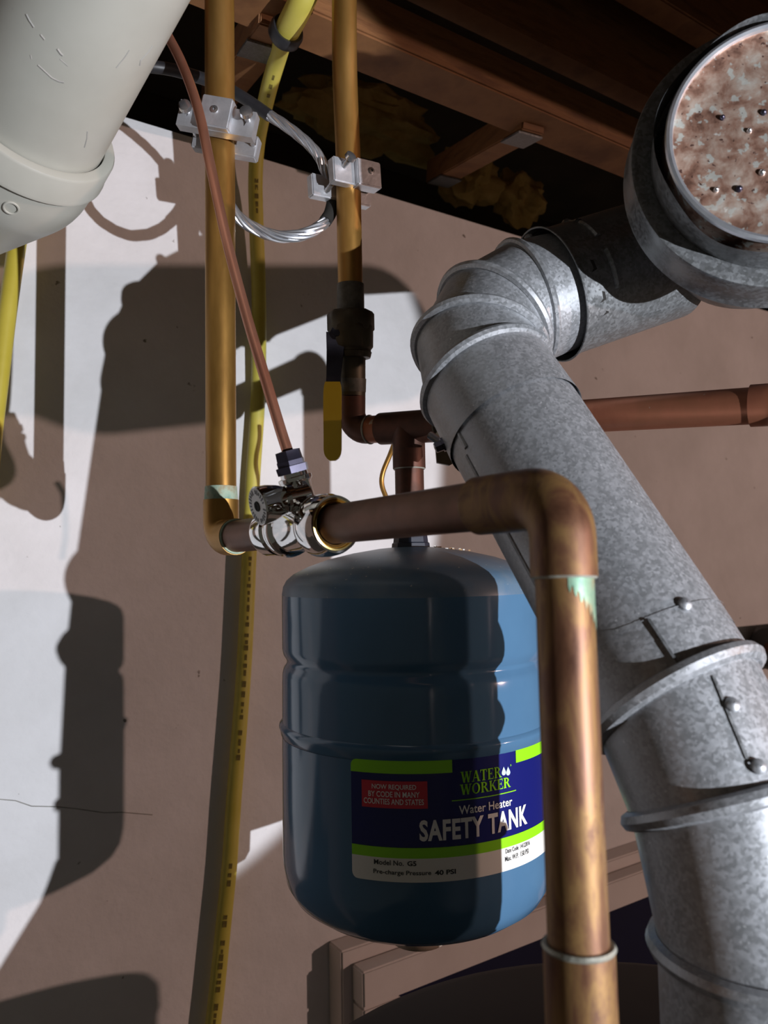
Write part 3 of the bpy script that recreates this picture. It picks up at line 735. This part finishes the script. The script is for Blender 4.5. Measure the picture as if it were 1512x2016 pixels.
# second run
v2a = W(688, 560, 0.6150); v2up = v2a - W(681, 260, 0.6150)
r2pts = [W(678, -260, 0.615), W(678, 60, 0.6130), W(680, 180, 0.6150), W(685, 300, 0.6160), W(687, 420, 0.6160), W(690, 575, 0.6170)]
run2 = thing('copper_pipe', 'dark copper pipe with ball valve joint, elbow and tee feeding the blue tank', 'pipe', TE)
RC2 = 0.0100
tube('riser', smooth_path(r2pts, 6), RC2, 'cu_gold', run2, 32)
D2 = (FR - E2).normalized(); e2a = W(692, 775, 0.6210)
vdir = (e2a - E2).normalized()
tube('stub', [W(690, 560, 0.6170), W(691, 640, 0.6175)], 0.0110, 'solder_dark', run2, 28)
tube('stub', [W(692, 690, 0.6190), W(692, 780, 0.6210)], RC2 + 0.0014, 'brass_dark', run2, 28)
tube('solder_ring', [W(692, 746, 0.6200), W(692, 772, 0.6210)], [RC2 + 0.0020, RC2 + 0.0017], 'solder_dark', run2, 28)
ea2 = e2a; eb2 = E2 + D2 * 0.019
tube('elbow', [ea2] + fillet(ea2, E2, eb2, 0.013, 10) + [eb2], RC2 + 0.0014, 'cu_dark', run2, 32)
ringpart('solder_ring', eb2, D2, RC2 + 0.0012, 0.0009, 'solder', run2, 32, 6)
FE = px_on(E2, FR, 1560)
tube('run_pipe', [E2 + D2 * 0.012, FE - D2 * 0.02], 0.0111, 'cu_red', run2, 32)
fa = FE - D2 * 0.022; fb = FE - UPZ * 0.022
tube('elbow', [fa] + fillet(fa, FE, fb, 0.014, 10) + [fb], 0.0126, 'cu_red', run2, 32)
tube('drop', [FE - UPZ * 0.018, V((FE.x, FE.y, HT + 0.012))], 0.0111, 'cu_red', run2, 32)
tube('tee', [TE - D2 * 0.026, TE + D2 * 0.030], 0.0128, 'cu_dark', run2, 32)
tb = V((TE.x, TE.y, th(922)))
tube('tee_leg', [TE, tb], 0.0128, 'cu_dark', run2, 32)
ringpart('solder_ring', tb, UPZ, 0.0116, 0.0010, 'solder', run2, 32, 6)
tube('drop', [tb + UPZ * 0.005, V((TE.x, TE.y, th(1052)))], 0.0113, 'cu_dark', run2, 32)

# ball valve
bvt = W(690, 614, 0.6170); bvb = W(692, 704, 0.6190); bd = (bvb - bvt).normalized(); bL = (bvb - bvt).length
bv = thing('ball_valve', 'dark bronze ball valve with a yellow lever on the second copper riser', 'valve', bvb)
lathe('body', bvt, bd, [(0.18 * bL, 0.0165), (0.36 * bL, 0.0182), (0.40 * bL, 0.0182), (0.78 * bL, 0.0178), (0.84 * bL, 0.0160), (0.88 * bL, 0.0160), (0.90 * bL, 0.0166), (1.02 * bL, 0.0154), (1.04 * bL, 0.012)], 'brass_dark', bv, 32)
lathe('hex_nut', bvt, bd, [(-0.02 * bL, 0.013), (0.0, 0.0175), (0.06 * bL, 0.0192), (0.40 * bL, 0.0192), (0.44 * bL, 0.0180)], 'brass_dark', bv, 8)
# lever: flat plate from the stem, grip hanging down
lz = 0.612
lv = [W(662, 655, 0.608), W(660, 690, 0.604), W(657, 740, 0.604), W(655, 780, 0.606)]
lever = thing  # placeholder name not used
def strip(name, pts, wds, ax, thv, m, parent):
    n = len(pts); vs_, fs = [], []
    for i, p in enumerate(pts):
        t = (pts[min(i + 1, n - 1)] - pts[max(i - 1, 0)]).normalized(); nn = t.cross(ax).normalized()
        w = wds[i] / 2
        vs_ += [p + ax * w + nn * thv / 2, p - ax * w + nn * thv / 2, p - ax * w - nn * thv / 2, p + ax * w - nn * thv / 2]
    for i in range(n - 1):
        for j in range(4): fs.append((4 * i + j, 4 * i + (j + 1) % 4, 4 * (i + 1) + (j + 1) % 4, 4 * (i + 1) + j))
    fs += [(3, 2, 1, 0), tuple(4 * (n - 1) + j for j in range(4))]
    return link(name, vs_, fs, m, parent)
axl = RT
lever = strip('lever', lv, [0.016, 0.0135, 0.0115, 0.0115], axl, 0.003, 'nut', bv)
gp_ = smooth_path([W(655, 752, 0.6045), W(654.5, 800, 0.606), W(655, 850, 0.608), W(655, 893, 0.609), W(655, 903, 0.609), W(655, 907, 0.609)], 4)
gw = []
for i in range(len(gp_)):
    u = i / (len(gp_) - 1); y = PJ(gp_[i])[1]
    w_ = 0.0142 if y < 885 else 0.0142 * math.sqrt(max(0.02, 1 - ((y - 885) / 23.0) ** 2))
    if y < 765: w_ = 0.0118 + 0.0024 * (y - 752) / 13
    gw.append(w_)
strip('grip', gp_, gw, axl, 0.006, 'grip', lever)
lathe('stem_nut', W(664, 660, 0.611), -FW, [(0, 0.0062), (0.006, 0.0062), (0.0065, 0.003), (0.009, 0.0028), (0.0092, 0.0002)], 'nut', bv, 6)

# copper bonding wire behind the tee, clamp with bolt behind the vent
tag(tube('bond_wire', smooth_path([W(778, 868, 0.655), W(768, 895, 0.66), W(754, 930, 0.662), W(752, 955, 0.662), W(762, 985, 0.66), W(774, 1030, 0.655)], 8), 0.0022, 'cu_gold', None, 12),
    'thin bare copper wire hanging behind the tee above the blue tank', 'wire')
gcl = thing('pipe_clamp', 'small bronze pipe clamp with threaded bolt half hidden behind the slanted vent pipe', 'clamp', px_on(E2, FR, 872))
cp = px_on(E2, FR, 872)
ringpart('band', cp, D2, 0.0125, 0.0022, 'brass_dark', gcl, 24, 6)
prism('jaw', [(-0.007, -0.004), (0.009, -0.002), (0.010, 0.006), (0.003, 0.010), (-0.006, 0.008)], W(877, 889, 0.55), RT, -UP, FW, 0.008, 'brass_dark', gcl)
bp0, bp1 = W(846, 856, 0.545), W(884, 882, 0.535); bdv = (bp1 - bp0); pr = []
for i in range(41): pr.append((bdv.length * i / 40, 0.0030 if i % 2 else 0.0026))
lathe('threaded_bolt', bp0, bdv, pr, 'zinc', gcl, 14, True)

# ------------------------------------------------------------------ chrome stop valve on the cross pipe
def cpx(px): return px_on(C1, C2, px)
va, vb = cpx(532), cpx(662); vL = (vb - va).length; vm = cpx(590)
cv = thing('stop_valve', 'small chrome stop valve with round handle clamped on the cross pipe', 'valve', vm)
pf = [(0.0, 0.0116), (0.0, 0.0146), (0.03, 0.0152), (0.18, 0.0152), (0.20, 0.0138), (0.24, 0.0138), (0.26, 0.0158), (0.31, 0.0166), (0.36, 0.0158), (0.38, 0.0140), (0.46, 0.0134), (0.70, 0.0136), (0.74, 0.0146), (0.76, 0.0166), (0.80, 0.0176), (0.88, 0.0176), (0.95, 0.0170), (1.0, 0.0158), (1.0, 0.0146)]
lathe('body', va, C1d, [(h * vL, r) for h, r in pf], 'chrome', cv, 48)
lathe('brass_collet', va, C1d, [(0.985 * vL, 0.0147), (0.995 * vL, 0.0147), (0.998 * vL, 0.0136), (0.975 * vL, 0.0134), (0.99 * vL, 0.0130), (0.997 * vL, 0.0124), (0.985 * vL, 0.0114)], 'brass', cv, 48)
zs = PJ(vm)[2]
sb = W(606, 1032, zs - 0.002); stp = W(566, 888, 0.440); sdv = (stp - sb).normalized(); sL = (stp - sb).length
lathe('outlet', sb, sdv, [(0, 0.0098), (0.10 * sL, 0.0092), (0.25 * sL, 0.0084), (0.46 * sL, 0.0082), (0.56 * sL, 0.0084), (0.60 * sL, 0.0098), (0.645 * sL, 0.0098), (0.655 * sL, 0.0080), (0.72 * sL, 0.0078)], 'chrome', cv, 32)
lathe('compression_nut', sb, sdv, [(0.70 * sL, 0.0080), (0.705 * sL, 0.0098), (0.80 * sL, 0.0101), (0.805 * sL, 0.0086), (0.87 * sL, 0.0086), (0.88 * sL, 0.0082), (1.0 * sL, 0.0078), (1.01 * sL, 0.0034)], 'nut', cv, 6)
hb = W(590, 976, zs - 0.008); hd = W(509, 998, zs - 0.016); hv = (hd - hb).normalized(); hv = (hv - FW * 0.35).normalized(); hL = 0.0275
hd0 = hb + hv * hL
bon = lathe('bonnet', hb - hv * 0.004, hv, [(0, 0.0072), (0.010, 0.0072), (0.0102, 0.0086), (0.0135, 0.0086), (0.0137, 0.0055), (0.020, 0.0055)], 'chrome', cv, 24)
hx, hy, _ = frame(hv)
hupv = (UP - hv * UP.dot(hv)).normalized(); hsv = hv.cross(hupv)
segs = 36; vs_, fs = [], []
for (t, ru, rs) in ((0.010, 0.0078, 0.0042), (0.0145, 0.0094, 0.0054), (0.020, 0.0106, 0.0078), (0.0250, 0.0110, 0.0094), (hL - 0.0006, 0.0112, 0.0104), (hL, 0.0106, 0.0098)):
    for k in range(segs):
        a = 2 * math.pi * k / segs; vs_.append(hb + hv * t + hupv * ru * math.sin(a) + hsv * rs * math.cos(a))
n_ = 6
fs = [(i * segs + k, i * segs + (k + 1) % segs, (i + 1) * segs + (k + 1) % segs, (i + 1) * segs + k) for i in range(n_ - 1) for k in range(segs)]
fs += [tuple(range(segs))[::-1], tuple((n_ - 1) * segs + k for k in range(segs))]
hnd = link('handle', vs_, fs, 'chrome', cv)
# white disc on the handle face with a ring of lettering
vs_, fs = [], []
for r_ in (0.0028, 0.0098):
    for k in range(segs):
        a = 2 * math.pi * k / segs; vs_.append(hb + hv * (hL + 0.0002) + (hupv * math.sin(a) * 1.06 + hsv * math.cos(a)) * r_)
fs = [(k, (k + 1) % segs, segs + (k + 1) % segs, segs + k) for k in range(segs)]
link('handle_disc', vs_, fs, 'l_type', hnd)
lathe('handle_screw', hb + hv * (hL + 0.0001), hv, [(0, 0.0030), (0.0006, 0.0028), (0.0004, 0.0014), (0.0002, 0.0002)], 'slot', hnd, 12)
for i in range(26):
    if i % 7 == 6: continue
    a = 2 * math.pi * i / 26; rr = 0.0077
    c_ = hb + hv * (hL + 0.0003) + (hupv * math.sin(a) * 1.06 + hsv * math.cos(a)) * rr
    rad = (hupv * math.sin(a) + hsv * math.cos(a)); tan = hv.cross(rad)
    box('disc_mark', c_, tan, rad, hv, 0.0009, 0.0018 + 0.0005 * (i % 3), 0.0002, 'l_black', hnd)

# soft copper tube
tp = smooth_path([W(262, -60, 0.53), W(322, 55, 0.525), W(358, 125, 0.515), W(390, 215, 0.505), W(415, 330, 0.497), W(448, 480, 0.487), W(485, 620, 0.475), W(522, 745, 0.46), W(552, 845, 0.447), stp], 8)
tag(tube('copper_tube', tp, 0.00335, 'cu_tube', None, 16), 'thin pinkish soft copper tube curving down to the chrome stop valve', 'tube')

# ------------------------------------------------------------------ ground clamps and cables
def bolt(parent, a, b, r=0.0024, head=True):
    d = (b - a); pr = [(d.length * i / 24, r if i % 2 else r * 0.88) for i in range(25)]
    bo = lathe('bolt', a, d, pr, 'zinc', parent, 12, True)
    if head: lathe('bolt_head', b, d, [(0, r), (0, r * 1.9), (r * 1.3, r * 1.8), (r * 1.6, r * 0.8)], 'zinc', bo, 12, True)
def notch_bar(name, o, ax, ay, az, half, h, th_, notch, m, parent):
    poly = [(-half, -h / 2), (half, -h / 2), (half, h / 2)]
    for nx in sorted(notch, reverse=True): poly += [(nx + 0.0042, h / 2), (nx, h / 2 - h * 0.62), (nx - 0.0042, h / 2)]
    poly += [(-half, h / 2)]
    return prism(name, poly, o, ax, ay, az, th_, m, parent)
# clamp on the first riser
zc = 0.546; cc1 = W(437, 254, zc)
ax = (W(510, 272, zc) - W(362, 246, zc + 0.004)).normalized(); az = FW - ax * FW.dot(ax); az.normalize(); ay = az.cross(ax); ay = ay if ay.dot(UP) > 0 else -ay
k1 = thing('ground_clamp', 'cast aluminium ground clamp bolted round the left copper riser', 'clamp', cc1, 'ground clamps')
o_ = cc1 - az * 0.0145
notch_bar('front_jaw', o_, ax, ay, az, 0.0275, 0.0180, 0.009, (-0.021, 0.0205), 'alu', k1)
box('jaw_block', cc1 - az * 0.0155 + ax * 0.0005 + ay * 0.002, ax, ay, az, 0.0225, 0.0215, 0.010, 'alu', k1, 0.001)
lathe('jaw_pin', cc1 - az * 0.0205 + ay * 0.003, -az, [(0, 0.0026), (0.0008, 0.0026), (0.001, 0.001)], 'zinc', k1, 14)
box('back_jaw', cc1 + az * 0.0145 - ay * 0.004, ax, ay, az, 0.049, 0.016, 0.010, 'alu', k1, 0.001)
bolt(k1, cc1 + ax * 0.0212 + az * 0.016 - ay * 0.004, cc1 + ax * 0.0225 - az * 0.020 + ay * 0.004)
bolt(k1, cc1 - ax * 0.0215 + az * 0.016 - ay * 0.004, cc1 - ax * 0.0215 - az * 0.018 + ay * 0.002)
# clamp on the second riser
zc = 0.616; cc2 = W(685, 358, zc)
ax = (W(752, 378, zc + 0.02) - W(635, 352, zc - 0.012)).normalized(); az = FW - ax * FW.dot(ax); az.normalize(); ay = az.cross(ax); ay = ay if ay.dot(UP) > 0 else -ay
k2 = thing('ground_clamp', 'cast aluminium ground clamp where the cable meets the second copper riser', 'clamp', cc2, 'ground clamps')
box('front_jaw', cc2 - az * 0.0105 - ax * 0.001 + ay * 0.001, ax, ay, az, 0.042, 0.0195, 0.009, 'alu', k2, 0.001)
box('jaw_block', cc2 - az * 0.0135 + ax * 0.0085 + ay * 0.001, ax, ay, az, 0.0225, 0.021, 0.012, 'alu', k2, 0.001)
lathe('jaw_pin', cc2 - az * 0.0195 + ax * 0.010 + ay * 0.003, -az, [(0, 0.0026), (0.0008, 0.0026), (0.001, 0.001)], 'zinc', k2, 14)
box('back_jaw', cc2 + az * 0.0135 - ay * 0.003, ax, ay, az, 0.056, 0.018, 0.009, 'alu', k2, 0.001)
bolt(k2, cc2 - ax * 0.0155 + az * 0.012 - ay * 0.008, cc2 - ax * 0.0115 - az * 0.022 + ay * 0.0075)
bolt(k2, cc2 + ax * 0.024 - az * 0.008, cc2 + ax * 0.024 + az * 0.024, 0.0022)

def twist(pts, r_b, r_s, turns, n, m, parent):
    pts = [V(p) for p in pts]; N = len(pts)
    t = [(pts[min(i + 1, N - 1)] - pts[max(i - 1, 0)]).normalized() for i in range(N)]
    x, y, _ = frame(t[0]); fr = []
    for i in range(N):
        if i: x = t[i - 1].rotation_difference(t[i]) @ x; x = (x - t[i] * x.dot(t[i])).normalized()
        fr.append((x.copy(), t[i].cross(x)))
    for s in range(n):
        out = []
        for i in range(N):
            a = 2 * math.pi * (s / n + turns * i / (N - 1)); out.append(pts[i] + (fr[i][0] * math.cos(a) + fr[i][1] * math.sin(a)) * r_b)
        tube('strand', out, r_s, m, parent, 8)
    tube('strand', pts, r_s * 1.1, m, parent, 8)
cA = thing('ground_cable', 'black insulated ground cable stripped to bare strands at the second riser clamp', 'cable', W(530, 228, 0.602), 'ground cables')
ins = smooth_path([W(180, 118, 0.56), W(290, 130, 0.59), W(350, 140, 0.60), W(430, 166, 0.605), W(480, 193, 0.605), W(531, 228, 0.602)], 6)
tube('insulation', ins, 0.0047, 'black', cA, 20)
bare = smooth_path([W(528, 226, 0.602), W(560, 246, 0.603), W(600, 277, 0.606), W(628, 308, 0.610), W(642, 340, 0.615), W(655, 365, 0.628)], 8)
twist(bare, 0.0031, 0.0013, 1.1, 7, 'strand', cA)
cB = thing('ground_cable', 'bare stranded aluminium cable looping between the two ground clamps', 'cable', W(550, 466, 0.605), 'ground cables')
bare2 = smooth_path([W(440, 285, 0.585), W(437, 340, 0.588), W(446, 390, 0.592), W(466, 424, 0.596), W(500, 449, 0.600), W(545, 465, 0.604), W(595, 462, 0.608), W(632, 444, 0.613), W(650, 420, 0.620), W(656, 390, 0.628), W(658, 365, 0.632)], 8)
twist(bare2, 0.0034, 0.00145, 2.0, 7, 'strand', cB)
sp = smooth_path([W(640, 436, 0.6145), W(650, 420, 0.620), W(655, 400, 0.626)], 6)
tube('dark_sleeve', sp, 0.0052, 'slot', cB, 14)  # dark stretch of the cable by the second clamp

# ------------------------------------------------------------------ white drain pipe at the upper left
p0, p1 = W(216, -100, 0.405), W(66, 225, 0.472)
pd = (p1 - p0).normalized()
dp = thing('drain_pipe', 'thick white plastic drain pipe slanting into a hub at the upper left', 'pipe', p1)
tube('pipe', [p0 - pd * 0.25, p1 + pd * 0.01], 0.0445, 'pvc', dp, 72)
hub = lathe('hub', p1, pd, [(0.012, 0.0448), (0.0, 0.0455), (-0.0005, 0.0470), (0.0, 0.0515), (0.0015, 0.0525), (0.016, 0.0525), (0.0175, 0.0530), (0.020, 0.0530), (0.0215, 0.0515)], 'pvc', dp, 72)
ed_ = (-RT * 0.80 + FW * 0.50 - UPZ * 0.05).normalized()
eB = p1 + pd * 0.034; eC = eB + ed_ * 0.14
tube('bend', [p1 + pd * 0.018] + fillet(p1, eB, eC, 0.012, 14) + [eC], 0.0500, 'pvc', dp, 64)
p_, n_ = surf(p1 + pd * 0.034, pd, 22, 0.0505); ringpart('moulded_ring', p_, n_, 0.0042, 0.0007, 'pvc', hub, 20, 6)

def cyl_hit(px, py, a, d, r):
    q = W(px, py, 1) - CAM; o = CAM - a
    q1 = q - d * q.dot(d); o1 = o - d * o.dot(d)
    A = q1.dot(q1); B = 2 * q1.dot(o1); Cq = o1.dot(o1) - r * r; D_ = max(0.0, B * B - 4 * A * Cq)
    return CAM + q * ((-B - math.sqrt(D_)) / (2 * A))
for pts_, r_ in (([(75, 128), (88, 140), (102, 153), (116, 160), (126, 162)], 0.0005), ([(52, 28), (58, 40), (67, 54)], 0.0005), ([(113, 96), (120, 106), (124, 109)], 0.0006),
                 ([(255, 98), (246, 112), (236, 124), (229, 133)], 0.0004), ([(300, 90), (290, 104), (277, 118), (275, 128)], 0.0005), ([(172, 258), (171, 272), (166, 290)], 0.0004),
                 ([(80, 68), (88, 78)], 0.0005), ([(118, 116), (134, 130)], 0.0003), ([(60, 108), (62, 116)], 0.0003)):
    tube('scuff_mark', [cyl_hit(x, y, p1, pd, 0.0444) for x, y in pts_], r_, 'crack', dp.children[0], 6)

# ------------------------------------------------------------------ yellow gas tubing
yl = thing('gas_tubing', 'long yellow-jacketed gas tubing running down the wall behind the copper pipes', 'gas tubing', wall_pt(440, 1700, 0.012), 'yellow gas tubing')
RY = 0.0082
def wy(px, py, off=0.0): return wall_pt(px, py, RY + 0.006 + off)
low = [W(562, 62, 0.665), W(548, 110, 0.72), W(528, 180, 0.765), wy(509, 270, 0.03), wy(503, 350, 0.012), wy(505, 450, 0.006), wy(509, 560, 0.004), wy(510, 680, 0.004), wy(507, 800), wy(498, 940), wy(492, 1060), wy(486, 1200), wy(480, 1320), wy(471, 1440), wy(460, 1580), wy(452, 1700), wy(440, 1820), wy(428, 1940), wy(418, 2030), wy(400, 2200), wy(370, 2500)]
lowp = smooth_path(low, 6)
tl = tube('tubing', lowp, RY, 'yellow_dull', yl, 24)
upr = smooth_path([W(640, -120, 0.615), W(612, -40, 0.625), W(591, 10, 0.635), W(562, 66, 0.662)], 6)
tube('outer_tubing', upr, 0.0108, 'yellow_dull', yl, 24)
ud = (upr[-1] - upr[-3]).normalized()
lathe('grommet', upr[-1] - ud * 0.006, ud, [(0, 0.0110), (-0.001, 0.0135), (0.002, 0.0150), (0.009, 0.0148), (0.012, 0.0125), (0.012, 0.0084)], 'black', yl, 28)
def ink_marks(path, r, parent, spans):
    for (y0, y1) in spans:
        y = y0
        while y < y1:
            hgt = random.uniform(7, 13)
            pts = [q for q in path]
            # nearest path point by pixel row
            c_ = min(path, key=lambda q: abs(PJ(q)[1] - y)); i = path.index(c_)
            nx_ = path[min(i + 1, len(path) - 1)]; pv = path[max(i - 1, 0)]
            d = (nx_ - pv).normalized(); px_, py_, pz_ = PJ(c_)
            # slide along d to the exact row
            c_ = py_on(c_, c_ + d, y)
            n = (CAM - c_); n = (n - d * n.dot(d)).normalized(); s = d.cross(n); n = (n * 0.98 + s * (-0.15)).normalized(); s = d.cross(n)
            box('print_mark', c_ + n * (r - 0.0001), d, s, n, hgt / F * pz_, random.uniform(0.0018, 0.0042), 0.0004, 'ink', parent)
            y += hgt + random.uniform(3, 9)
ink_marks(lowp, RY, tl, [(1100, 1120), (1128, 1240), (1250, 1330), (1345, 1420), (1440, 1490), (1700, 1740), (1800, 1830), (1850, 1950), (1975, 2010), (360, 420), (140, 180)])
y2 = smooth_path([wall_pt(x, y, 0.030) for x, y in ((75, 250), (50, 380), (42, 430), (28, 520), (13, 630), (0, 740), (-14, 860), (-26, 1000))], 6)
tag(tube('gas_tubing', y2, 0.0080, 'yellow', None, 24), 'short bright yellow gas tubing at the left edge below the white drain pipe', 'gas tubing', 'yellow gas tubing')

# dark insulated stub at the right edge
ds = thing('insulated_pipe', 'black foam-covered pipe end against the wall at the right edge', 'pipe', wall_pt(1550, 1275, 0.03))
sx = [wall_pt(1513, 1275, 0.046)]; sx.append(sx[0] + WD * 0.1)
lathe('foam_sleeve', sx[0], sx[1] - sx[0], [(0.0, 0.008), (0.0, 0.034), (0.006, 0.040), (0.30, 0.040), (0.303, 0.0385), (0.306, 0.040), (0.70, 0.040)], 'black', ds, 32)
tube('pipe_core', [sx[0], sx[0] + (sx[1] - sx[0]).normalized() * 0.71], 0.009, 'cu_dark', ds, 16)

for o in list(bpy.data.objects):
    if '_w' in o: del o['_w']
